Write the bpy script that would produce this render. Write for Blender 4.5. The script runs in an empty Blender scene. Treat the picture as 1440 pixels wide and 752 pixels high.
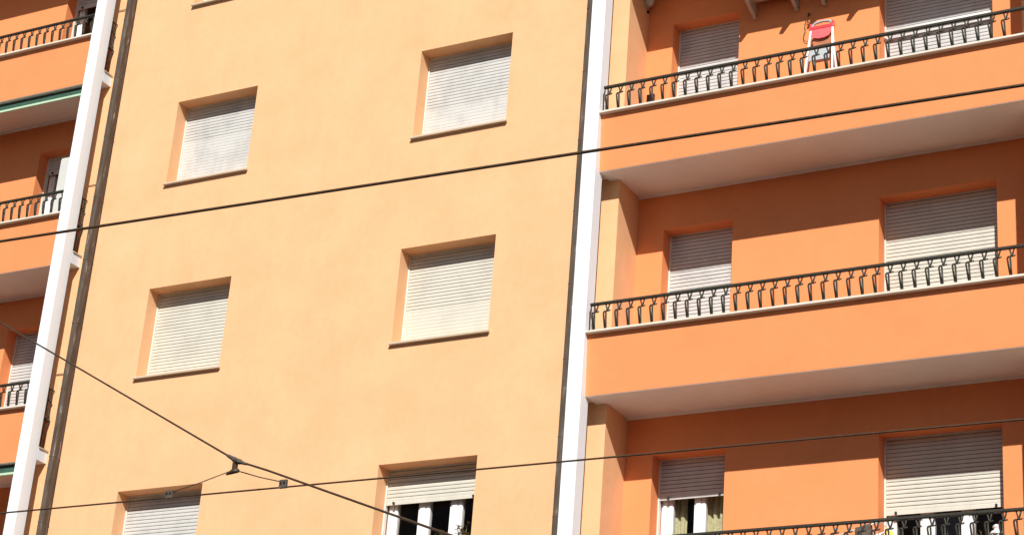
import bpy, bmesh, math, random
from mathutils import Vector, Matrix
random.seed(7)
S = bpy.context.scene
COL = S.collection

# ------------------------------------------------------------------ helpers
ORG = {}
def orgof(p):
    return ORG.get(p.name, Vector((0, 0, 0))) if p else Vector((0, 0, 0))

def props(o, label=None, cat=None, group=None, kind=None):
    if label: o['label'] = label
    if cat: o['category'] = cat
    if group: o['group'] = group
    if kind: o['kind'] = kind
    return o

def thing(name, loc, label, cat, group=None):
    o = bpy.data.objects.new(name, None)
    o.empty_display_size = .1
    COL.objects.link(o)
    o.location = loc
    ORG[o.name] = Vector(loc)
    return props(o, label, cat, group)

class MB:
    """collects shapes in world coordinates and links them as one mesh object"""
    def __init__(self): self.bm = bmesh.new()
    def face(self, pts, mi=0):
        f = self.bm.faces.new([self.bm.verts.new(p) for p in pts]); f.material_index = mi
        return f
    def box(self, x0, x1, y0, y1, z0, z1, mi=0, bev=0):
        if x0 > x1: x0, x1 = x1, x0
        v = [self.bm.verts.new((x, y, z)) for x in (x0, x1) for y in (y0, y1) for z in (z0, z1)]
        fs = []
        for q in ((0, 1, 3, 2), (4, 6, 7, 5), (0, 4, 5, 1), (2, 3, 7, 6), (0, 2, 6, 4), (1, 5, 7, 3)):
            f = self.bm.faces.new([v[i] for i in q]); f.material_index = mi; fs.append(f)
        if bev:
            es = list({e for f in fs for e in f.edges})
            bmesh.ops.bevel(self.bm, geom=es, offset=bev, segments=2, affect='EDGES', profile=.5)
        return self
    def obox(self, c, ex, ey, ez, rot=None, mi=0, bev=0):
        """box centred on c with half sizes, turned by matrix rot"""
        n0 = len(self.bm.verts)
        self.bm.verts.ensure_lookup_table()
        old = set(self.bm.verts)
        self.box(-ex, ex, -ey, ey, -ez, ez, mi, bev)
        M = Matrix.Translation(c) @ (rot.to_4x4() if rot else Matrix())
        for v in self.bm.verts:
            if v not in old: v.co = M @ v.co
        return self
    def prism(self, prof, x0, x1, mi=0):
        """profile of (y, z) points extruded along X"""
        if x0 > x1: x0, x1 = x1, x0
        a = [self.bm.verts.new((x0, y, z)) for y, z in prof]
        b = [self.bm.verts.new((x1, y, z)) for y, z in prof]
        n = len(prof)
        for i in range(n):
            self.bm.faces.new((a[i], a[(i+1) % n], b[(i+1) % n], b[i])).material_index = mi
        self.bm.faces.new(a[::-1]).material_index = mi
        self.bm.faces.new(b).material_index = mi
        return self
    def tube(self, pts, r, seg=8, mi=0, closed=False, flat=1.0):
        pts = [Vector(p) for p in pts]
        rs = r if isinstance(r, (list, tuple)) else [r]*len(pts)
        rings = []
        n = len(pts)
        ref = None
        for i, p in enumerate(pts):
            if closed: t = (pts[(i+1) % n]-pts[i-1])
            else: t = pts[min(i+1, n-1)]-pts[max(i-1, 0)]
            t.normalize()
            if ref is None:
                ref = Vector((0, 0, 1)) if abs(t.z) < .9 else Vector((0, 1, 0))
            u = (ref - t*ref.dot(t)).normalized(); ref = u
            w = t.cross(u)
            rings.append([self.bm.verts.new(p + (u*math.cos(2*math.pi*k/seg) + w*flat*math.sin(2*math.pi*k/seg))*rs[i]) for k in range(seg)])
        m = n if closed else n-1
        for i in range(m):
            A, B = rings[i], rings[(i+1) % n]
            for k in range(seg):
                f = self.bm.faces.new((A[k], A[(k+1) % seg], B[(k+1) % seg], B[k])); f.smooth = True; f.material_index = mi
        if not closed:
            self.bm.faces.new(rings[0][::-1]).material_index = mi
            self.bm.faces.new(rings[-1]).material_index = mi
        return self
    def lathe(self, prof, c, seg=16, mi=0, M=None):
        """profile of (r, z) turned round Z at c"""
        M = M or Matrix()
        c = Vector(c)
        rings = [[self.bm.verts.new(c + M.to_3x3() @ Vector((r*math.cos(2*math.pi*k/seg), r*math.sin(2*math.pi*k/seg), z))) for k in range(seg)] for r, z in prof]
        for A, B in zip(rings, rings[1:]):
            for k in range(seg):
                f = self.bm.faces.new((A[k], A[(k+1) % seg], B[(k+1) % seg], B[k])); f.smooth = True; f.material_index = mi
        self.bm.faces.new(rings[0][::-1]).material_index = mi
        self.bm.faces.new(rings[-1]).material_index = mi
        return self
    def build(self, name, mats, parent=None, label=None):
        if not isinstance(mats, (list, tuple)): mats = [mats]
        bmesh.ops.recalc_face_normals(self.bm, faces=self.bm.faces)
        o_ = orgof(parent)
        for v in self.bm.verts: v.co -= o_
        me = bpy.data.meshes.new(name)
        self.bm.to_mesh(me); self.bm.free()
        for m in mats: me.materials.append(m)
        o = bpy.data.objects.new(name, me)
        COL.objects.link(o)
        if parent:
            o.parent = parent
            ORG[o.name] = o_          # parts sit at their thing's origin
        if label: o['label'] = label
        return o

# ------------------------------------------------------------------ materials
def nodes(name):
    m = bpy.data.materials.new(name); m.use_nodes = True
    nt = m.node_tree
    return m, nt, nt.nodes, nt.links, nt.nodes['Principled BSDF']

def stucco(name, col, var=.06, bump=.25, grime=(.0, (.3, .2, .12))):
    m, nt, N, L, b = nodes(name)
    b.inputs['Roughness'].default_value = .92
    b.inputs['Specular IOR Level'].default_value = .15
    tc = N.new('ShaderNodeTexCoord')
    big = N.new('ShaderNodeTexNoise'); big.inputs['Scale'].default_value = 1.3; big.inputs['Detail'].default_value = 6; big.inputs['Roughness'].default_value = .6
    L.new(tc.outputs['Object'], big.inputs['Vector'])
    mp = N.new('ShaderNodeMapping'); mp.inputs['Scale'].default_value = (3.5, 3.5, .35)
    L.new(tc.outputs['Object'], mp.inputs['Vector'])
    st = N.new('ShaderNodeTexNoise'); st.inputs['Scale'].default_value = 1.6; st.inputs['Detail'].default_value = 4
    L.new(mp.outputs[0], st.inputs['Vector'])
    mid = N.new('ShaderNodeTexNoise'); mid.inputs['Scale'].default_value = 9; mid.inputs['Detail'].default_value = 6; mid.inputs['Roughness'].default_value = .7
    L.new(tc.outputs['Object'], mid.inputs['Vector'])
    def mix(a, bb, f):
        x = N.new('ShaderNodeMix'); x.data_type = 'FLOAT'; x.inputs[0].default_value = f
        L.new(a, x.inputs[2]); L.new(bb, x.inputs[3]); return x.outputs[0]
    s = mix(mix(big.outputs[0], st.outputs[0], .16), mid.outputs[0], .34)
    ramp = N.new('ShaderNodeValToRGB')
    ramp.color_ramp.elements[0].position = .36; ramp.color_ramp.elements[1].position = .64
    lo = [c*(1-var) for c in col]; hi = [min(1, c*(1+var*.7)) for c in col]
    lo[2] *= 1-var*.6
    ramp.color_ramp.elements[0].color = (*lo, 1); ramp.color_ramp.elements[1].color = (*hi, 1)
    L.new(s, ramp.inputs[0])
    L.new(ramp.outputs[0], b.inputs['Base Color'])
    fine = N.new('ShaderNodeTexNoise'); fine.inputs['Scale'].default_value = 90; fine.inputs['Detail'].default_value = 3
    L.new(tc.outputs['Object'], fine.inputs['Vector'])
    und = N.new('ShaderNodeTexNoise'); und.inputs['Scale'].default_value = 5; und.inputs['Detail'].default_value = 3
    L.new(tc.outputs['Object'], und.inputs['Vector'])
    b1 = N.new('ShaderNodeBump'); b1.inputs['Strength'].default_value = bump; b1.inputs['Distance'].default_value = .004
    L.new(fine.outputs[0], b1.inputs['Height'])
    b2 = N.new('ShaderNodeBump'); b2.inputs['Strength'].default_value = bump*.5; b2.inputs['Distance'].default_value = .02
    L.new(und.outputs[0], b2.inputs['Height']); L.new(b1.outputs[0], b2.inputs['Normal'])
    L.new(b2.outputs[0], b.inputs['Normal'])
    return m

def paint(name, col, rough=.5, var=.05, metal=0, scale=6, spec=.4, bump=0):
    m, nt, N, L, b = nodes(name)
    b.inputs['Roughness'].default_value = rough
    b.inputs['Metallic'].default_value = metal
    b.inputs['Specular IOR Level'].default_value = spec
    tc = N.new('ShaderNodeTexCoord')
    n = N.new('ShaderNodeTexNoise'); n.inputs['Scale'].default_value = scale; n.inputs['Detail'].default_value = 6; n.inputs['Roughness'].default_value = .65
    L.new(tc.outputs['Object'], n.inputs['Vector'])
    r = N.new('ShaderNodeValToRGB')
    r.color_ramp.elements[0].position = .33; r.color_ramp.elements[1].position = .67
    r.color_ramp.elements[0].color = (*[c*(1-var) for c in col], 1)
    r.color_ramp.elements[1].color = (*[min(1, c*(1+var)) for c in col], 1)
    L.new(n.outputs[0], r.inputs[0]); L.new(r.outputs[0], b.inputs['Base Color'])
    if bump:
        bp = N.new('ShaderNodeBump'); bp.inputs['Strength'].default_value = bump; bp.inputs['Distance'].default_value = .003
        L.new(n.outputs[0], bp.inputs['Height']); L.new(bp.outputs[0], b.inputs['Normal'])
    return m

def slatmat(name, col, stain=.12):
    """painted shutter slats with faint rain dirt running down in soft patches"""
    m, nt, N, L, b = nodes(name)
    b.inputs['Roughness'].default_value = .55
    tc = N.new('ShaderNodeTexCoord')
    mp = N.new('ShaderNodeMapping'); mp.inputs['Scale'].default_value = (2.2, 1, 1.3)
    L.new(tc.outputs['Object'], mp.inputs['Vector'])
    n = N.new('ShaderNodeTexNoise'); n.inputs['Scale'].default_value = 1.7; n.inputs['Detail'].default_value = 7; n.inputs['Roughness'].default_value = .62
    L.new(mp.outputs[0], n.inputs['Vector'])
    r = N.new('ShaderNodeValToRGB')
    r.color_ramp.elements[0].position = .30; r.color_ramp.elements[1].position = .55
    r.color_ramp.elements[0].color = (*[c*(1-stain*1.3) for c in col], 1)
    r.color_ramp.elements[1].color = (*col, 1)
    L.new(n.outputs[0], r.inputs[0]); L.new(r.outputs[0], b.inputs['Base Color'])
    return m

def pipemat(name):
    """weathered copper-brown sheet with pale lime patches"""
    m, nt, N, L, b = nodes(name)
    b.inputs['Roughness'].default_value = .75; b.inputs['Metallic'].default_value = .0; b.inputs['Specular IOR Level'].default_value = .2
    tc = N.new('ShaderNodeTexCoord')
    mp = N.new('ShaderNodeMapping'); mp.inputs['Scale'].default_value = (14, 14, 2.2)
    L.new(tc.outputs['Object'], mp.inputs['Vector'])
    n = N.new('ShaderNodeTexNoise'); n.inputs['Scale'].default_value = 1.4; n.inputs['Detail'].default_value = 6; n.inputs['Roughness'].default_value = .6
    L.new(mp.outputs[0], n.inputs['Vector'])
    r = N.new('ShaderNodeValToRGB')
    e = r.color_ramp.elements
    e[0].position = .3; e[0].color = (.060, .043, .031, 1)
    e[1].position = .6; e[1].color = (.115, .088, .068, 1)
    x = e.new(.66); x.color = (.19, .155, .13, 1)
    x = e.new(.71); x.color = (.42, .40, .37, 1)
    L.new(n.outputs[0], r.inputs[0]); L.new(r.outputs[0], b.inputs['Base Color'])
    return m

def glassmat(name):
    m = bpy.data.materials.new(name); m.use_nodes = True
    nt = m.node_tree; N, L = nt.nodes, nt.links
    N.remove(N['Principled BSDF'])
    out = N['Material Output']
    tr = N.new('ShaderNodeBsdfTransparent'); tr.inputs[0].default_value = (.80, .82, .80, 1)
    gl = N.new('ShaderNodeBsdfGlossy'); gl.inputs['Roughness'].default_value = .02; gl.inputs[0].default_value = (.55, .50, .47, 1)
    fr = N.new('ShaderNodeFresnel'); fr.inputs[0].default_value = 1.3
    mx = N.new('ShaderNodeMixShader')
    ge = N.new('ShaderNodeNewGeometry'); mm = N.new('ShaderNodeMix'); mm.data_type = 'FLOAT'; mm.inputs[3].default_value = .07
    L.new(ge.outputs['Backfacing'], mm.inputs[0]); L.new(fr.outputs[0], mm.inputs[2]); L.new(mm.outputs[0], mx.inputs[0]); L.new(tr.outputs[0], mx.inputs[1]); L.new(gl.outputs[0], mx.inputs[2])
    L.new(mx.outputs[0], out.inputs[0])
    return m

def leafmat(name, col):
    m, nt, N, L, b = nodes(name)
    b.inputs['Roughness'].default_value = .5
    oi = N.new('ShaderNodeTexCoord')
    n = N.new('ShaderNodeTexNoise'); n.inputs['Scale'].default_value = 30
    L.new(oi.outputs['Object'], n.inputs['Vector'])
    r = N.new('ShaderNodeValToRGB')
    r.color_ramp.elements[0].color = (*[c*.6 for c in col], 1); r.color_ramp.elements[1].color = (*[c*1.4 for c in col], 1)
    L.new(n.outputs[0], r.inputs[0]); L.new(r.outputs[0], b.inputs['Base Color'])
    return m

SAND = stucco('sand stucco', (.82, .472, .256), .085)
ORANGE = stucco('orange stucco', (.83, .295, .118), .055, .2)
WHITE = stucco('white pilaster paint', (.83, .87, .91), .02, .15)
SOFF = stucco('soffit plaster', (.88, .825, .77), .05, .12)
COPE = stucco('marble coping', (.70, .66, .58), .10, .05)
SILL = stucco('travertine sill', (.60, .48, .36), .10, .1)
IRON = paint('dark green iron', (.036, .034, .024), .5, .25, .05, 25, .35)
SLATG = slatmat('grey white slats', (.605, .60, .57), .15)
SLATD = slatmat('dull grey slats', (.60, .597, .585), .12)
SLATC = slatmat('cream slats', (.65, .626, .535), .09)
SLOT = paint('slat gap', (.075, .066, .058), .9, .1)
GUIDE = paint('guide rail paint', (.74, .72, .66), .5, .05)
PVC = paint('white window frame', (.83, .83, .82), .35, .02)
RUBBER = paint('dark seal', (.03, .03, .03), .6, .1)
GLASS = glassmat('window glass')
ROOM = paint('dim room plaster', (.30, .22, .17), .9, .15, 0, 2)
PIPE = pipemat('drainpipe sheet')
CURT = paint('curtain cloth', (.64, .59, .37), .9, .25, 0, 40)
WIRE = paint('wire bronze', (.085, .055, .032), .5, .3, .3, 30)
STEEL = paint('dull steel', (.095, .078, .062), .75, .3, .0, 40, .2)
ALU = paint('aluminium', (.80, .80, .79), .35, .06, .2, 20)
RED = paint('red plastic', (.72, .06, .07), .4, .08)
PINK = paint('faded red plastic', (.76, .14, .15), .45, .06)
GRAYP = paint('grey plastic', (.42, .44, .46), .5, .05)
GREEN = paint('green awning cloth', (.045, .11, .075), .7, .2, 0, 12)
LGREEN = paint('pale green bar', (.50, .66, .47), .5, .06)
AWNW = paint('awning box', (.66, .56, .50), .6, .05)
AWNG = paint('awning arm', (.46, .42, .36), .5, .1)
LAMPW = paint('lamp glass', (.62, .60, .55), .3, .04)
CABW = paint('cupboard plastic', (.60, .60, .56), .5, .03)
TERRA = paint('terracotta', (.45, .17, .08), .8, .15)
YELLOW = paint('yellow cloth', (.80, .62, .10), .9, .1)
CLOTHD = paint('dark cloth', (.10, .075, .06), .9, .3, 0, 30)
CLOTHW = paint('white cloth', (.80, .78, .74), .9, .06, 0, 20)
PETAL = paint('white petals', (.80, .76, .72), .7, .08, 0, 40)
LEAF = leafmat('olive leaves', (.22, .19, .055))
LEAFD = leafmat('dry leaves', (.25, .20, .09))
ASPH = paint('asphalt', (.085, .084, .08), .9, .25, 0, 3)
PAVE = paint('pavement stone', (.32, .295, .27), .9, .15, 0, 2)
TILE = paint('balcony floor tile', (.10, .085, .075), .6, .15, 0, 4)
PLAST = paint('grey plaster', (.20, .19, .17), .9, .1, 0, 2)
VENT = paint('vent brown', (.05, .022, .012), .7, .2)

# ------------------------------------------------------------------ measures (metres; X along facade, Z up, Y into the building)
H = 3.0
GZ = -15.6
TOP = 6.2
RHO, HW = .242, 1.345
R, P = .577, .287
ZC, ZP, ZF = -1.702, -2.507, -2.289
XB, FL, FR = 4.635, 4.292, 4.487
YF, YK = -.407, -.20
RD = .221
ZD = -.014
XE = 9.79
def side(s):
    '''inner pilaster edge, outer pilaster edge, corner of the sand wall'''
    return (4.292, 4.487, 4.635) if s > 0 else (4.115, 4.302, 4.455)
D1, D2, G1, G2 = 5.003, 5.952, 7.846, 9.28
L1, L2 = -5.872, -4.920
A1, A2, B1, B2 = -2.739, -1.310, 1.449, 2.889
XLEFT = -10.6

B = thing('apartment_building', (0, 0, GZ), 'sand and orange apartment building with roller shutters, balconies and white pilasters', 'building')

def wall_sheet(mb, x0, x1, z0, z1, y, holes, depth):
    """front face with real openings and their reveals"""
    xs = sorted({x0, x1, *[h[0] for h in holes], *[h[1] for h in holes]})
    zs = sorted({z0, z1, *[h[2] for h in holes], *[h[3] for h in holes]})
    V = {}
    def v(x, z):
        k = (x, z)
        if k not in V: V[k] = mb.bm.verts.new((x, y, z))
        return V[k]
    for i in range(len(xs)-1):
        for j in range(len(zs)-1):
            cx, cz = (xs[i]+xs[i+1])/2, (zs[j]+zs[j+1])/2
            if any(h[0] < cx < h[1] and h[2] < cz < h[3] for h in holes): continue
            mb.bm.faces.new((v(xs[i], zs[j]), v(xs[i+1], zs[j]), v(xs[i+1], zs[j+1]), v(xs[i], zs[j+1])))
    for a, b, c, d in holes:
        e = y+depth
        mb.face([(a, y, c), (a, e, c), (a, e, d), (a, y, d)])
        mb.face([(b, y, c), (b, y, d), (b, e, d), (b, e, c)])
        mb.face([(a, y, d), (a, e, d), (b, e, d), (b, y, d)])
        mb.face([(a, y, c), (b, y, c), (b, e, c), (a, e, c)])

# windows of the sand wall: (x0, x1, top z, shutter bottom or None, plain lower slats, material, label)
WINS = [
    (A1, A2, 3.0, None, 0, SLATG, None),
    (A1, A2, 0.0, None, 14, SLATG, None),
    (B1, B2, 0.0, None, 9, SLATG, None),
    (A1, A2, -3.0, None, 0, SLATC, None),
    (B1, B2, -3.0, None, 9, SLATC, None),
    (A1, A2, -6.0, None, 0, SLATG, None),
    (B1, B2, -6.0, -6.468, 0, SLATC, 'half raised shutter over a white framed window'),
]
m = MB()
wall_sheet(m, -4.455, XB, GZ, TOP, 0, [(a, b, z-HW, z) for a, b, z, *_ in WINS], RHO+.10)
m.face([(XB, 0, GZ), (XB, R+.3, GZ), (XB, R+.3, TOP), (XB, 0, TOP)])
m.face([(-4.455, 0, GZ), (-4.455, R+.3, GZ), (-4.455, R+.3, TOP), (-4.455, 0, TOP)])
m.build('sand_wall', SAND, B)
# the like-coloured block that closes the right bay
m = MB(); m.box(XE, XE+3.4, 0, R+.3, GZ, TOP); m.build('end_wall', SAND, B)

m = MB()
RD_ROWS = (0, -3.0, -6.0)
wall_sheet(m, XB, XE, GZ, TOP, R, [(a, b, ZF+.02+z, ZD+z) for z in RD_ROWS for a, b in ((D1, D2), (G1, G2))], RD+.12)
m.build('recessed_wall', ORANGE, B)
m = MB()
LD_ROWS = (3.0, 0, -3.0)
wall_sheet(m, XLEFT, -4.455, GZ, TOP, R, [(L1, L2, ZF+.02+z, ZD+z) for z in LD_ROWS], RD+.12)
m.build('recessed_wall', ORANGE, B)
m = MB(); m.box(XLEFT-.3, XE+3.4, 4.2, 4.4, GZ, TOP); m.box(XLEFT-.3, XE+3.4, .9, 4.2, TOP-.2, TOP)
m.box(XLEFT-.5, XLEFT-.3, 0, 4.4, GZ, TOP); m.box(XE+3.2, XE+3.4, .9, 4.2, GZ, TOP-.2)
m.build('back_wall', SAND, B)

# white pilasters
for s in (1, -1):
    m = MB()
    FL, FR, XB_ = side(s)
    m.box(s*FL, s*FR, YF, YK, GZ, TOP, bev=.006)
    m.build('pilaster', WHITE, B)

m = MB(); m.box(XE+.15, XE+.345, YF, YK, GZ, TOP, bev=.006); m.build('pilaster', WHITE, B)

# ------------------------------------------------------------------ shutters
def shutter(mb, x0, x1, z0, z1, y, pitch, plain):
    """convex slats from z0 up to z1; the lowest PLAIN ones are shut tight"""
    z = z0; i = 0
    pr = []
    # bottom bar
    mb.prism([(y, z), (y-.014, z), (y-.014, z+.045), (y-.010, z+.05), (y, z+.05)], x0, x1); z += .052
    while z < z1:
        gap = (.0085 if y > .5 else .0072) if i >= plain else .0015
        h = pitch-gap
        zt = min(z+h, z1)
        j = random.uniform(-.0006, .0006)
        k = (zt-z)/h
        mb.prism([(y, z), (y-.0072+j, z), (y-.0092+j, z+.25*h*k), (y-.0092+j, z+.7*h*k), (y-.0075+j, zt), (y, zt)], x0, x1)
        if zt < z1:
            f = mb.face([(x0, y-.001, zt), (x1, y-.001, zt), (x1, y-.001, min(zt+gap, z1)), (x0, y-.001, min(zt+gap, z1))], 1)
        z = zt+gap; i += 1
    return mb

def opening(name, x0, x1, zb, zt, y, mat, zs=None, plain=0, label=None, sill=None, pitch=.0495, posts=None, room_back=1.6, curtain=False):
    """one window or balcony door: guides (the part), shutter, sill, frame, pane, room"""
    g = MB()
    ys = y+.004
    U = [(x0+.001, zb+.001), (x0+.021, zb+.001), (x0+.021, zt-.014), (x1-.021, zt-.014), (x1-.021, zb+.001), (x1-.001, zb+.001), (x1-.001, zt-.001), (x0+.001, zt-.001)]
    fa = [g.bm.verts.new((x, ys-.024, z)) for x, z in U]; fb = [g.bm.verts.new((x, ys+.03, z)) for x, z in U]
    g.bm.faces.new(fa); g.bm.faces.new(fb[::-1])
    for i in range(8): g.bm.faces.new((fa[i], fa[(i+1) % 8], fb[(i+1) % 8], fb[i]))
    w = g.build(name, GUIDE, B, label)
    sb = zb+.004 if zs is None else zs
    s = shutter(MB(), x0+.023, x1-.023, sb, zt-.016, ys, pitch, plain).build('roller_shutter', [mat, SLOT], w)
    if sill:
        k = MB(); k.box(x0-.016, x1+.028, -.052, RHO-.06, zb-.034, zb-.004, bev=.003)
        k.build('sill', SILL, w)
    if zs is not None:
        # stoppers on the bottom bar
        for a in (x0+.14, x1-.14):
            MB().box(a-.012, a+.012, ys-.045, ys-.015, sb+.006, sb+.034, bev=.004).build('stopper', RUBBER, w)
        yf = y+.06
        f = MB()
        f.box(x0+.002, x1-.002, yf, yf+.06, zt-.08, zt-.002)
        f.box(x0+.002, x1-.002, yf, yf+.06, zb+.002, zb+.09)
        for a, b in posts:
            # stepped frame profile: outer bead and the sash proud of it
            f.box(a, b, yf, yf+.06, zb+.091, zt-.081)
            c, d = a+(b-a)*.16, b-(b-a)*.40
            f.box(c, d, yf-.014, yf-.0005, zb+.093, zt-.083, bev=.004)
            c, d = b-(b-a)*.34, b-(b-a)*.05
            f.box(c, d, yf-.009, yf-.0005, zb+.093, zt-.083, bev=.003)
        f.build('window_frame', PVC, w)
        p = MB()
        edges = [x0]+[q for ab in posts for q in ab]+[x1]
        for a, b in zip(edges[0::2], edges[1::2]):
            if b-a > .03:
                p.face([(a-.01, yf+.03, zb+.08), (b+.01, yf+.03, zb+.08), (b+.01, yf+.03, zt-.07), (a-.01, yf+.03, zt-.07)])
        p.build('pane', GLASS, w)
        q = MB()
        a, b, c, d, e, h = x0-.6, x1+.6, yf+.09, yf+room_back+1.0, zb-.02, zt+.12
        q.face([(a, d, e), (b, d, e), (b, d, h), (a, d, h)])
        q.face([(a, c, e), (a, d, e), (a, d, h), (a, c, h)])
        q.face([(b, c, e), (b, d, e), (b, d, h), (b, c, h)])
        q.face([(a, c, e), (b, c, e), (b, d, e), (a, d, e)])
        q.face([(a, c, h), (b, c, h), (b, d, h), (a, d, h)])
        # inner face of the outer wall beside the opening
        q.face([(a, c, e), (x0-.002, c, e), (x0-.002, c, h), (a, c, h)])
        q.face([(x1+.002, c, e), (b, c, e), (b, c, h), (x1+.002, c, h)])
        q.face([(x0-.002, c, zt+.002), (x1+.002, c, zt+.002), (x1+.002, c, h), (x0-.002, c, h)])
        q.build('room', ROOM, w)
    else:
        # dark panel closing the opening behind the shutter
        q = MB(); q.box(x0+.002, x1-.002, y+.04, y+.06, zb+.002, zt-.002); q.build('shutter_back', SLOT, w)
    return w

for a, b, z, zs, plain, mat, lab in WINS:
    opening('window', a, b, z-HW, z, RHO, mat, zs, plain, lab, True,
            posts=[(a+.025, a+.165), (a+.47, a+.64), (a+.93, a+1.11), (b-.12, b-.02)])

for z in RD_ROWS:
    low = z == -6.0
    opening('balcony_door', D1, D2, ZF+.02+z, ZD+z, R+RD, SLATD if z == 0 else SLATG, -6.525 if low else None, 0,
            'half raised shutter with a curtain behind the glass' if low else None,
            posts=[(D1+.02, D1+.175), (D1+.45, D1+.60), (D2-.10, D2-.02)], room_back=.8)
    d = opening('balcony_door', G1, G2, ZF+.02+z, ZD+z, R+RD, SLATC if z else SLATD, -6.935 if low else None, 0,
            'wide shutter raised above white window frames' if low else None,
            posts=[(G1+.0, G1+.12), (G1+.40, G1+.565), (G1+.87, G1+1.02), (G2-.10, G2-.01)])
    if z == 0:
        # pale tube added as the sunlit strip on the top wide shutter
        MB().tube([(G1+.03, R+RD-.085, -.69), (G2-.03, R+RD-.085, -.675)], .028, 12).build('sunlit_strip', GUIDE, d)
for z, zs in zip(LD_ROWS, (2.684, -.317, None)):
    opening('balcony_door', L1, L2, ZF+.02+z, ZD+z, R+RD, SLATG, zs, 0, None,
            posts=[(L1+.02, L1+.135), (L1+.44, L1+.58), (L2-.10, L2-.02)])

# ------------------------------------------------------------------ balconies
def balcony(s, z, drop=0):
    ZP = globals()['ZP']-drop
    FL, FR, XB = side(s)
    x0, x1 = FR, (XE+.148 if s > 0 else -XLEFT)
    m = MB()
    m.prism([(-P, ZP+z), (-P-.040, ZC-.030+z), (-P+.09, ZC-.030+z), (-P+.13, ZF+z), (-.002, ZF+z), (-.002, ZP+z)], s*x0, s*x1)
    m.box(s*(XB+.002), s*((XE if s > 0 else x1)-.002), -.001, R-.002, ZP+z, ZF+z)
    b = m.build('balcony', ORANGE, B)
    c = MB()
    c.box(s*(x0-.012), s*x1, -P-.107, -P+.125, ZC-.028+z, ZC+z, bev=.004)
    c.build('coping', COPE, b)
    u = MB()
    u.box(s*(x0+.003), s*(x1-.003), -P+.004, -.003, ZP+z-.006, ZP+z-.001)
    u.box(s*(XB+.003), s*((XE if s > 0 else x1)-.004), -.003, R-.003, ZP+z-.006, ZP+z-.001)
    u.build('soffit', SOFF, b)
    fl = MB(); fl.box(s*(FR+.002), s*(x1-.002), -P+.128, -.002, ZF+z+.001, ZF+z+.012); fl.box(s*(XB+.003), s*((XE if s > 0 else x1)-.003), -.0021, R-.004, ZF+z+.001, ZF+z+.012)
    fl.build('floor_tile', TILE, b)
    t = MB()
    xx = (XE if s > 0 else x1)-.006
    t.prism([(R-.045, ZP+z-.007), (R-.04, ZP+z-.022), (R-.004, ZP+z-.03), (R-.004, ZP+z-.007)], s*(XB+.006), s*xx)
    t.build('cornice', SOFF, b)
    e = MB()
    e.box(s*FL, s*(FR-.002), YK+.002, -.002, -2.477+z, -2.309+z)
    e.box(s*(FR+.0), s*(XB+.001), -.16, -.002, ZP+.001+z, ZP+.003+z)
    e.build('slab_end', WHITE, b)
    q = MB(); q.box(s*(FL-.012), s*(FR-.002), YK+.003, -.003, -2.308+z, -2.288+z); q.build('slab_tile', SILL, b)
    return b

YR = -.335
ZR = -1.328                 # top of the handrail
BX0, BPITCH = 4.572, .1546
def baluster_mesh():
    """forged baluster: a V under the rail, a collar with a hooked end, a narrow loop down to the coping"""
    m = MB()
    zt, zb = ZR-.035, ZC+.002
    zm = zb+(zt-zb)*.745
    w = .0116
    for a in (-1, 1):
        m.tube([(.016+a*.026, 0, zt), (.016+a*.015, 0, zt-.04), (.016+a*.006, 0, zm+.012), (.016+a*.005, 0, zm-.01)], w*.85, 6)
    # collar with its curled end
    m.tube([(-.020, 0, zm-.006), (.0, 0, zm), (.016, 0, zm+.002), (.034, 0, zm-.004), (.048, 0, zm-.002)], [.008, .009, .012, .009, .006], 6)
    m.lathe([(.001, -.010), (.008, -.007), (.010, 0), (.008, .007), (.001, .010)], (.048, 0, zm+.002), 8)
    # loop
    m.tube([(-.004, 0, zm-.03), (-.008, 0, zm-.012), (-.020, 0, zm-.004), (-.032, 0, zm-.010), (-.037, 0, zm-.032), (-.006, 0, zb)], w*.95, 6)
    m.tube([(-.004, 0, zm-.022), (.002, 0, zb+.10), (.007, 0, zb)], w*.95, 6)
    return m

first = [None]
def copy_baluster(x, z, parent):
    if first[0] is None:
        o = baluster_mesh().build('baluster', IRON, None)
        first[0] = o
    else:
        o = first[0].copy(); COL.objects.link(o)
    o.parent = parent
    o.location = Vector((x, YR, z))-orgof(parent)
    return o

def railing(s, z, n0, n1, indiv):
    FL, FR, XB = side(s)
    x0 = FR+.021
    x1 = XE+.14 if s > 0 else -XLEFT-.1
    m = MB()
    m.box(s*x0, s*x1, YR-.022, YR+.022, ZR-.036+z, ZR+z, bev=.009)
    r = m.build('balcony_railing', IRON, B)
    p = MB()
    p.tube([(s*(x0+.012), YR, ZR-.02+z), (s*(x0+.012), YR, ZR-.09+z), (s*(x0-.002), YR, ZR-.11+z), (s*(x0+.004), YR, ZC+.04+z), (s*(x0-.008), YR, ZC+z)], .009, 6)
    p.build('end_post', IRON, r)
    if indiv:
        for k in range(n0, n1): copy_baluster(s*(BX0+k*BPITCH), z, r)
    # iron infill that closes the slot behind the pilaster
    q = MB()
    xs = s*(FL+.07)
    for k, yy in enumerate((-.165, -.105, -.05)):
        q.tube([(xs, yy, -2.29+z), (xs+.004, yy, -1.95+z), (xs+.02, yy+.012, -1.86+z), (xs+.03, yy, -1.80+z), (xs+.01, yy-.01, -1.76+z), (xs, yy, -1.70+z), (xs, yy, ZR-.05+z)], .009, 6)
        q.lathe([(.002, -.03), (.022, -.012), (.022, .012), (.002, .03)], (xs+.012, yy, -1.845+z), 8)
        q.lathe([(.002, -.025), (.018, -.01), (.018, .01), (.002, .025)], (xs+.008, yy, -1.56+z), 8)
    q.tube([(xs, -.19, ZR-.06+z), (xs, -.008, ZR-.06+z)], .011, 6)
    q.build('side_scroll', IRON, r)
    return r

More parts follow.
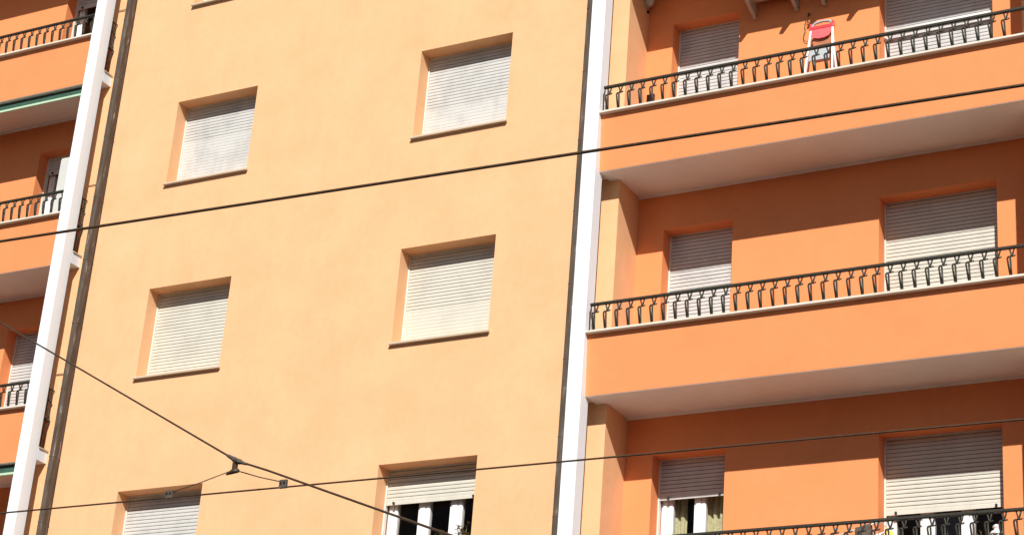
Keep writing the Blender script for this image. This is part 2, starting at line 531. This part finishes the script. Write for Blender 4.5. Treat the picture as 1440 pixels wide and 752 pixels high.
for z in (3.0, 0, -3.0, -6.0): balcony(1, z, .05 if z == 3.0 else 0)  # unseen top right balcony, underside lowered to push its cast shadow down
for z in (6.0, 3.0, 0, -3.0): balcony(-1, z)
railing(1, 0, 0, 34, True)
railing(1, -3.0, 0, 34, True)
railing(1, -6.0, 10, 34, True)
rl = [railing(-1, z, 0, 0, False) for z in (3.0, 0, -3.0)]
for k in range(0, 8): copy_baluster(-(BX0-.185+k*BPITCH), 3.0, rl[0])
def baluster_row(z, k0, k1, r):
    m = MB()
    src = first[0].data
    for k in range(k0, k1):
        t = bmesh.new(); t.from_mesh(src)
        dv = Vector((-(BX0-.185+k*BPITCH), YR, z))
        mp = {}
        for v in t.verts: mp[v.index] = m.bm.verts.new(v.co+dv)
        for f in t.faces:
            g = m.bm.faces.new([mp[v.index] for v in f.verts]); g.smooth = f.smooth
        t.free()
    o = m.build('baluster_row', IRON, r); o['kind'] = 'stuff'
baluster_row(3.0, 8, 39, rl[0]); baluster_row(0, 0, 39, rl[1]); baluster_row(-3.0, 0, 39, rl[2])

# ------------------------------------------------------------------ drainpipes
def drainpipe(x0, x1, y0, y1, joints, label):
    m = MB()
    m.box(x0, x1, y0, y1, GZ, TOP, bev=.018)
    p = m.build('drainpipe', PIPE, B, label)
    for z in joints:
        MB().box(x0-.003, x1+.003, y0-.003, y1+.004, z, z+.034, bev=.016).build('pipe_joint', PIPE, p)
    return p
lp = drainpipe(-3.935, -3.85, -.165, -.022, (1.55, .55, -.45, -1.45, -2.45, -3.45, -4.45, -5.45, -6.4), 'left drainpipe with pale lime patches')
for z in (1.86, -1.14, -4.14):
    MB().tube([(-4.20, -.012, z+.004), (-4.06, -.016, z+.002), (-3.94, -.03, z)], .006, 6).build('pipe_bracket', STEEL, lp)
drainpipe(4.08, 4.19, -.165, -.022, (.0, -.95, -1.95, -2.95, -3.95, -4.95, -5.95, -6.95), None)

# ------------------------------------------------------------------ things on the building
# security lamp on the side wall
t = thing('wall_lamp', (XB, .47, .33), 'small pale bulkhead lamp high on the sand side wall above the top balcony', 'lamp')
MB().lathe([(.075, 0), (.075, .02), (.06, .025)], (XB+.002, .47, .33), 16, M=Matrix.Rotation(math.pi/2, 4, 'Y')).build('base', GRAYP, t)
MB().lathe([(.062, .02), (.06, .06), (.045, .09), (.02, .105), (.004, .108)], (XB+.002, .47, .33), 16, M=Matrix.Rotation(math.pi/2, 4, 'Y')).build('lamp_shade', LAMPW, t)
MB().box(XB+.002, XB+.03, .50, .53, .20, .235, bev=.004).build('sensor', RUBBER, t)

# dark vent on the orange wall
t = thing('wall_vent', (4.73, R, -1.08), 'small dark brown vent low on the orange wall beside the top balcony corner', 'vent')
v = MB(); v.box(4.675, 4.785, R-.03, R-.002, -1.135, -1.025, bev=.004); v.build('vent_frame', VENT, t)
for k in range(4): MB().obox((4.73, R-.036, -1.115+k*.025), .045, .008, .006, Matrix.Rotation(.6, 3, 'X')).build('slat', VENT, t)

# loose cable on the orange wall
c = MB()
c.lathe([(.014, -.012), (.018, 0), (.014, .012)], (6.915, R-.016, -.285), 8)
c.tube([(6.915, R-.02, -.285), (6.89, R-.03, -.36), (6.86, R-.02, -.43), (6.875, R-.03, -.52), (6.845, R-.02, -.60), (6.86, R-.02, -.665), (6.92, R-.02, -.69), (6.99, R-.03, -.70)], .0045, 6)
c.tube([(6.90, R-.02, -.35), (6.92, R-.04, -.41), (6.89, R-.03, -.46)], .004, 6)
props(c.build('wall_cable', WIRE), 'thin loose cable hanging from a hook on the orange wall beside the red stepladder', 'cable')

# stepladder
t = thing('stepladder', (7.2, .15, ZF), 'folding white stepladder with red top tray leaning behind the top balcony railing', 'ladder')
def lerp(a, b, f): return Vector(a).lerp(Vector(b), f)
LT, LB = (7.005, .43, -.60), (6.985, .02, -2.285)
RT, RB = (7.285, .43, -.60), (7.44, .02, -2.285)
for a, b in ((LT, LB), (RT, RB)):
    d = (Vector(b)-Vector(a)); rot = d.to_track_quat('Z', 'X').to_matrix()
    MB().obox(lerp(a, b, .5), .022, .013, d.length/2, rot, bev=.004).build('rail', ALU, t)
for a, b in (((7.03, .49, -.66), (7.02, .53, -2.285)), ((7.265, .49, -.66), (7.40, .53, -2.285))):
    MB().tube([a, b], .013, 8).build('rear_leg', ALU, t)
for f in (.50, .64, .80, .95):
    a, b = lerp(LT, LB, f), lerp(RT, RB, f)
    MB().obox((a+b)/2+Vector((0, .02, 0)), (b-a).length/2-.01, .04, .012, bev=.003).build('step', ALU, t)
MB().tube([(7.01, .43, -.60), (7.015, .435, -.555), (7.05, .44, -.515), (7.145, .445, -.50), (7.24, .44, -.515), (7.275, .435, -.555), (7.28, .43, -.60)], .017, 8).build('handle', GRAYP, t)
for x in (7.0, 7.29): MB().box(x-.014, x+.014, .405, .45, -.64, -.53, bev=.004).build('bracket', RED, t)
MB().obox((7.145, .415, -.605), .165, .022, .024, bev=.008).build('tray_rim', RED, t)
tr = MB()
prof = [(-.14, 0), (.14, 0), (.135, -.07), (.10, -.115), (.04, -.135), (-.04, -.135), (-.10, -.115), (-.135, -.07)]
f0 = [tr.bm.verts.new((7.145+x, .398-.02*(-z), -.63+z)) for x, z in prof]
f1 = [tr.bm.verts.new((7.145+x, .412-.02*(-z), -.63+z)) for x, z in prof]
tr.bm.faces.new(f0); tr.bm.faces.new(f1[::-1])
for i in range(8): tr.bm.faces.new((f0[i], f0[(i+1) % 8], f1[(i+1) % 8], f1[i]))
tr.build('tray', PINK, t)
MB().obox((7.165, .30, -1.05), .135, .008, .10, Matrix.Rotation(-.2, 3, 'X'), bev=.004).build('platform', GRAYP, t)
MB().obox((7.15, .44, -.78), .12, .01, .09, bev=.003).build('back_board', TERRA, t)

# air conditioner on two wall brackets, top right
def air_con(a, b, bx, label):
    t = thing('air_conditioner', ((a+b)/2, R, 0), label, 'air conditioner', 'air conditioners above the top balcony')
    MB().box(a, b, .155, .50, .002, .40, bev=.012).build('body', AWNW, t)
    MB().box(a+.03, b-.03, .145, .154, .04, .37, bev=.003).build('grille', GRAYP, t)
    for x in bx:
        m = MB()
        prof = [(R-.002, .0), (R-.002, -.185), (R-.02, -.205), (R-.05, -.205), (R-.075, -.185), (.10, -.045), (.085, -.03), (.085, 0)]
        m.prism(prof, x-.022, x+.022)
        arm = m.build('bracket', AWNG, t)
        MB().lathe([(.014, -.026), (.014, .026)], (x, R-.045, -.165), 10, M=Matrix.Rotation(math.pi/2, 4, 'Y')).build('bolt', RUBBER, arm)
    MB().lathe([(.012, -.02), (.012, .01)], (a+.2, .33, 0), 10).build('drain', RUBBER, t)
air_con(6.10, 6.83, (6.18, 6.755), 'pale air conditioner on two beige brackets beside the small top balcony door')
air_con(7.11, 7.75, (7.13, 7.66), 'pale air conditioner mostly cut by the picture top, above the red stepladder')

# green awnings rolled up under two left balconies
for z, lab in ((3.0, 'rolled dark green awning with pale green bar under the highest left balcony'), (-3.0, 'rolled dark green awning with pale green bar under the lowest left balcony')):
    t = thing('rolled_awning', (-7.0, -.2, ZP+z), lab, 'awning', 'green awnings rolled under left balconies')
    MB().tube([(-4.36, -.165, ZP+z-.062), (XLEFT+.2, -.165, ZP+z-.062)], .055, 12).build('fabric_roll', GREEN, t)
    MB().prism([(-.225, ZP+z-.06), (-.222, ZP+z-.06), (-.215, ZP+z-.135), (-.218, ZP+z-.135)], -4.36, XLEFT+.2).build('valance', GREEN, t)
    MB().box(-4.355, XLEFT+.2, -.235, -.205, ZP+z-.165, ZP+z-.128, bev=.005).build('front_bar', LGREEN, t)

# tall cupboard on the middle left balcony
t = thing('storage_cupboard', (-4.8, .1, ZF), 'tall pale grey cupboard standing on the middle left balcony behind the pilaster', 'cupboard')
MB().box(-4.94, -4.50, .10, .50, ZF+.02, -.50, bev=.006).build('body', CABW, t)
MB().box(-4.933, -4.507, .085, .099, ZF+.08, -.53, bev=.004).build('door', CABW, t)

# flower pots behind the middle left railing
def flowers(x, label):
    t = thing('flower_pot', (x, -.08, ZF), label, 'flower pot', 'white flowers on the middle left balcony')
    MB().box(x-.16, x+.16, -.14, .02, ZF+.002, ZC-.12, bev=.01).build('pot', TERRA, t)
    rnd = random.Random(int(x*100))
    p = MB(); g = MB()
    for k in range(110):
        q = Vector((x+rnd.uniform(-.22, .22), -.07+rnd.uniform(-.09, .09), ZC-.10+rnd.uniform(0, .17)))
        r_ = rnd.uniform(.012, .024)
        d = Vector((rnd.uniform(-1, 1), rnd.uniform(-1, .3), rnd.uniform(-.3, 1))).normalized()
        rot = d.to_track_quat('Z', 'X').to_matrix()
        pts = [q+rot @ Vector((r_*math.cos(a)*(1 if i % 2 else .55), r_*math.sin(a)*(1 if i % 2 else .55), 0)) for i, a in enumerate([j*math.pi/5 for j in range(10)])]
        p.face(pts)
        if k % 2 == 0:
            q2 = q-Vector((0, 0, .04)); g.face([q2+rot @ Vector(v_) for v_ in ((-.012, 0, 0), (0, .012, .003), (.012, .03, 0), (0, -.012, .003))])
    p.build('petals', PETAL, t); g.build('foliage', LEAF, t)
flowers(-5.38, 'white flowers in a terracotta trough on the middle left balcony nearest the pilaster')
flowers(-5.92, 'white flowers in a terracotta trough on the middle left balcony at the picture edge')

# potted plants on the sill of the half open window
def potplant(x, y, z0, h, label, cat, group, mat, n, spread, pot=True, blade=False, seed=1):
    rnd = random.Random(seed)
    t = thing('potted_plant', (x, y, z0), label, cat, group)
    hp = .14
    MB().lathe([(.045, 0), (.06, hp*.85), (.066, hp*.86), (.066, hp), (.052, hp), (.05, hp-.02)], (x, y, z0+.001), 14).build('pot', TERRA, t)
    f = MB()
    st = MB()
    for k in range(n):
        a = rnd.uniform(0, 2*math.pi); tilt = rnd.uniform(.05, spread)
        top = Vector((x+math.cos(a)*tilt, y+math.sin(a)*tilt*.45, z0+h*rnd.uniform(.72, 1.0)))
        base = Vector((x+math.cos(a)*.02, y+math.sin(a)*.02, z0+hp-.02))
        mid = (base+top)/2+Vector((0, 0, .04))
        if not blade: st.tube([base, mid, top], [.004, .003, .0015], 5)
        nl = 1 if blade else 9
        for j in range(nl):
            if blade:
                w = rnd.uniform(.006, .011); sd = Vector((-math.sin(a), math.cos(a), 0))*w
                f.face([base-sd*.6, base+sd*.6, mid+sd, top, mid-sd])
            else:
                c_ = mid.lerp(top, rnd.uniform(0, 1.05))
                d = Vector((rnd.uniform(-1, 1), rnd.uniform(-.8, .6), rnd.uniform(-.2, .9))).normalized()
                rot = d.to_track_quat('X', 'Z').to_matrix()
                l, w = rnd.uniform(.03, .055), rnd.uniform(.010, .018)
                f.face([c_+rot @ Vector(v_) for v_ in ((0, 0, 0), (l*.35, w, .004), (l*.75, w*.7, 0), (l, 0, -.006), (l*.75, -w*.7, 0), (l*.35, -w, .004))])
    f.build('foliage', mat, t)
    if not blade: st.build('stem', mat, t)
    else: st.bm.free()
potplant(2.37, .08, -7.345, .46, 'leafy olive potted plant on the windowsill between the white window frames', 'plant', 'plants on the sill of the open window', LEAF, 7, .06, seed=3)
potplant(2.71, .08, -7.345, .50, 'taller leafy olive potted plant at the right end of the windowsill', 'plant', 'plants on the sill of the open window', LEAF, 9, .085, seed=5)
# plants and things on the lowest right balcony
potplant(8.84, .12, ZF-6.0, .98, 'spiky dry potted plant behind the lowest balcony railing before the dark glass', 'plant', None, LEAFD, 24, .10, blade=True, seed=8)
potplant(9.19, .12, ZF-6.0, .90, 'low brown potted plant beside the lantern on the lowest balcony', 'plant', None, LEAFD, 14, .10, seed=9)

t = thing('lantern', (9.357, .0, ZF-6.0), 'white metal lantern with rounded cap on a stand on the lowest balcony', 'lantern')
lz = -7.62
MB().lathe([(.10, ZF-6.0-lz+.002), (.10, ZF-6.0-lz+.03), (.02, ZF-6.0-lz+.05), (.018, -.05), (.055, -.03), (.055, 0)], (9.357, 0, lz), 14).build('stand', ALU, t)
MB().lathe([(.062, 0), (.062, .015), (.056, .016), (.056, .12), (.05, .121)], (9.357, 0, lz+.002), 6).build('glass_body', LAMPW, t)
for k in range(6):
    a = k*math.pi/3
    MB().tube([(9.357+.06*math.cos(a), .06*math.sin(a), lz+.01), (9.357+.06*math.cos(a), .06*math.sin(a), lz+.128)], .006, 6).build('bar', ALU, t)
MB().lathe([(.075, .124), (.075, .132), (.055, .16), (.03, .172), (.028, .19), (.042, .205), (.042, .215), (.02, .235), (.004, .24)], (9.357, 0, lz), 16).build('cap', ALU, t)

# clothes airer
t = thing('clothes_airer', (7.9, .15, ZF-6.0), 'white folding clothes airer with cloths over it on the lowest balcony', 'airer')
za, zb_ = -7.40, -7.26
c = MB()
for y in (-.02, .32): c.tube([(7.45, y, za-.02), (8.07, y, zb_)], .009, 8)
for k in range(6):
    f = k/5
    c.tube([(7.45+.62*f, -.02, za-.02+(zb_-za+.02)*f), (7.45+.62*f, .32, za-.02+(zb_-za+.02)*f)], .005, 6)
c.build('rack', ALU, t)
for s0, s1 in ((7.5, 8.0), (8.0, 7.5)):
    MB().tube([(s0, .15+(.06 if s0 < s1 else -.06), ZF-6.0+.012), (s1, .15+(.06 if s0 < s1 else -.06), -7.33)], .010, 8).build('leg', ALU, t)
def hung(x0, x1, z1, z0, mat, label, cat, seed):
    rnd = random.Random(seed)
    m = MB()
    n = 10
    rows = []
    for sgn in (-1, 1):
        for j in range(5):
            rows.append([(sgn, j)])
    path = [(-.036, z0), (-.032, (z0+z1)/2), (-.030, z1-.02), (-.020, z1+.008), (0, z1+.012), (.018, z1-.02), (.024, (z0+z1)/2+.05)]
    g = []
    for i in range(n+1):
        f = i/n
        w = .012*math.sin(f*9+seed)
        g.append([m.bm.verts.new((x0+(x1-x0)*f, y-.02+w*(k == 0)+w*.5*(k == 1), z+.22*(x0+(x1-x0)*f-8.07))) for k, (y, z) in enumerate(path)])
    for i in range(n):
        for k in range(len(path)-1):
            m.bm.faces.new((g[i][k], g[i+1][k], g[i+1][k+1], g[i][k+1])).smooth = True
    o = m.build('hung_cloth', mat)
    sol = o.modifiers.new('thick', 'SOLIDIFY'); sol.thickness = .004
    props(o, label, cat)
hung(7.80, 7.98, -7.265, -7.75, CLOTHD, 'dark cloth hanging over the white clothes airer on the lowest balcony', 'cloth', 1)
yc = MB()
g = []
for i in range(9):
    f = i/8
    g.append([yc.bm.verts.new((8.13+.09*f, .02+.02*math.sin(f*5)+k*.012, -7.315-.07*f-.16*j)) for j, k in ((0, 0), (1, .3), (2, 0), (3, .4))])
for i in range(8):
    for k in range(3): yc.bm.faces.new((g[i][k], g[i+1][k], g[i+1][k+1], g[i][k+1])).smooth = True
o = yc.build('hung_cloth', YELLOW); o.modifiers.new('thick', 'SOLIDIFY').thickness = .004
props(o, 'bright yellow cloth hanging beside the clothes airer before the wide window', 'cloth')

# curtains behind the small half open door
def curtain(x0, x1, label):
    m = MB(); n = int((x1-x0)/.008)
    y0 = R+RD+.185
    a = []
    for i in range(n+1):
        f = i/n; x = x0+(x1-x0)*f
        y = y0+.022*math.sin(2*math.pi*x/.085)+.008*math.sin(2*math.pi*x/.043+1)
        a.append((m.bm.verts.new((x, y, ZF-6.0+.06)), m.bm.verts.new((x, y, ZD-6.0-.03))))
    for p, q in zip(a, a[1:]): m.bm.faces.new((p[0], q[0], q[1], p[1])).smooth = True
    props(m.build('curtain', CURT), label, 'curtain', 'curtains of the lowest small balcony door')
curtain(D1+.12, D1+.30, 'narrow olive curtain gathered at the left behind the lowest small door')
curtain(D1+.56, D2-.03, 'wide pleated olive curtain at the right behind the lowest small door')

# ------------------------------------------------------------------ overhead wires (about 10 m in front of the facade)
def wire(name, pts, r, label, cat):
    m = MB(); m.tube(pts, r, 8)
    return props(m.build(name, WIRE), label, cat)
WY = -10.0
def sag(x0, x1, zf, n=60): return [(x0+(x1-x0)*i/n, WY, zf(x0+(x1-x0)*i/n)) for i in range(n+1)]
wire('feeder_cable', sag(-45, 45, lambda x: -7.655-.0232*(x-4.3)), .0115, 'thick dark overhead cable crossing the building between the upper window rows', 'cable')
cz = lambda x: -9.912-.0065*(x-5)
wire('contact_wire', sag(-45, 45, cz), .0065, 'long straight tram wire running low across the whole facade', 'cable')
K = Vector((6.925, -10.0, -9.700))
def ext(a, b, k): return Vector(a)+(Vector(a)-Vector(b))*k
PL = Vector((2.497, -8.0, -7.321)); PR = Vector((9.137, -11.0, -10.633))
wire('span_wire', [ext(PL, K, 4.0), PL, Vector((4.211, -8.75, -8.241)), K, Vector((7.345, -10.19, -9.925+.055)), PR, ext(PR, K, 3.2)], .0075, 'dark span wire sloping down from the left edge to the tram wire clamp', 'cable')

t = thing('wire_hanger', K, 'tram wire hanger with steel clamp and two bridle rods joining the sloping wire', 'hanger')
dL = (Vector((4.211, -8.75, -8.241))-K).normalized(); dR = (PR-K).normalized()
c = MB()
c.tube([K+dL*.17, K+dL*.13, K+dL*.05, K+dL*.045, K-dL*.0], [.008, .013, .016, .019, .019], 10)
c.tube([K+dR*.0, K+dR*.06, K+dR*.065, K+dR*.13, K+dR*.17], [.019, .019, .014, .011, .008], 10)
c.build('clamp', STEEL, t)
c = MB()
c.obox(K+Vector((-.005, 0, -.05)), .018, .012, .04, bev=.004)
c.tube([K+Vector((-.07, 0, -.095)), K+Vector((-.02, 0, -.078)), K+Vector((.03, 0, -.075))], [.006, .018, .014], 8)
c.build('fork', WIRE, t)
for x in (6.385, 7.345):
    e = Vector((x, WY, cz(x)+.035))
    c = MB(); s_ = K+Vector((-.05 if x < K.x else .02, 0, -.075))
    c.tube([s_, (s_+e)/2+Vector((0, 0, -.006)), e], .0042, 6); c.build('bridle_rod', STEEL, t)
    p = MB().obox(e+Vector((0, 0, -.012)), .030, .010, .030, bev=.003).build('wire_clip', STEEL, t)
    for dx in (-.014, .014):
        MB().lathe([(.008, -.017), (.008, -.011), (.004, -.011)], e+Vector((dx, 0, -.005)), 6, M=Matrix.Rotation(-math.pi/2, 4, 'X')).build('bolt', RUBBER, p)

# ------------------------------------------------------------------ ground
def struct(o): return props(o, kind='structure')
m = MB(); m.face([(-400, -400, GZ-.14), (400, -400, GZ-.14), (400, 400, GZ-.14), (-400, 400, GZ-.14)])
struct(m.build('road', ASPH))
m = MB(); m.box(-60, 60, -4.2, 0, GZ-.13, GZ); struct(m.build('pavement', PAVE))
m = MB(); m.box(-60, 60, -4.45, -4.205, GZ-.13, GZ+.003, bev=.01); struct(m.build('kerb', PAVE))
m = MB(); m.box(-60, 60, -25, -19, GZ-.13, GZ); struct(m.build('pavement', PAVE))

# the house across the street, behind the camera: it shades the road
OB = thing('opposite_building', (2, -26, GZ), 'grey plastered house across the street behind the viewer', 'building')
m = MB(); hs = []
for i in range(14):
    for j in range(4): hs.append((-38+i*6, -36.4+i*6, GZ+2.2+j*3.2, GZ+4.0+j*3.2))
wall_sheet(m, -42, 50, GZ, -1.2, -25, hs, -.2)
m.face([(-42, -25, -1.2), (50, -25, -1.2), (50, -37, -1.2), (-42, -37, -1.2)])
m.face([(-42, -37, GZ), (50, -37, GZ), (50, -37, -1.2), (-42, -37, -1.2)])
m.face([(-42, -25, GZ), (-42, -37, GZ), (-42, -37, -1.2), (-42, -25, -1.2)])
m.face([(50, -25, GZ), (50, -37, GZ), (50, -37, -1.2), (50, -25, -1.2)])
m.build('wall', PLAST, OB)
m = MB()
for h in hs: m.face([(h[0], -25.199, h[2]), (h[1], -25.199, h[2]), (h[1], -25.199, h[3]), (h[0], -25.199, h[3])])
m.build('shutter_row', SLOT, OB)['kind'] = 'stuff'

# ------------------------------------------------------------------ camera
yaw, pit, rol = math.radians(30.2058), math.radians(23.507), math.radians(4.5832)
fw = Vector((-math.sin(yaw)*math.cos(pit), math.cos(yaw)*math.cos(pit), math.sin(pit)))
rt = fw.cross(Vector((0, 0, 1))).normalized(); up = rt.cross(fw)
r2 = rt*math.cos(rol)+up*math.sin(rol); u2 = -rt*math.sin(rol)+up*math.cos(rol)
cam = bpy.data.cameras.new('camera')
cam.sensor_width = 36; cam.lens = 36*2893.13/1440
cam.clip_start = .1; cam.clip_end = 2000
co = bpy.data.objects.new('camera', cam); COL.objects.link(co)
Mx = Matrix((r2, u2, -fw)).transposed().to_4x4(); Mx.translation = (15.2842, -20.816, -13.9897)
co.matrix_world = Mx
S.camera = co

# ------------------------------------------------------------------ light
TA, TE = .455, .93
tow = Vector((TA, -1, TE)).normalized()
sun = bpy.data.lights.new('sun', 'SUN'); sun.energy = 5.0; sun.angle = math.radians(.53); sun.color = (1, .965, .915)
so = bpy.data.objects.new('sun', sun); COL.objects.link(so)
so.rotation_euler = tow.to_track_quat('Z', 'Y').to_euler()
so.location = (0, -20, 20)
w = bpy.data.worlds.new('World'); S.world = w; w.use_nodes = True
nt = w.node_tree; bg = nt.nodes['Background']
sky = nt.nodes.new('ShaderNodeTexSky'); sky.sky_type = 'NISHITA'; sky.sun_disc = False
sky.sun_elevation = math.asin(tow.z); sky.sun_rotation = math.atan2(tow.x, tow.y)
nt.links.new(sky.outputs[0], bg.inputs[0]); bg.inputs[1].default_value = .05

S.view_settings.view_transform = 'Standard'; S.view_settings.look = 'None'
S.view_settings.exposure = .22; S.view_settings.gamma = 1
S.cycles.max_bounces = 8; S.cycles.diffuse_bounces = 5
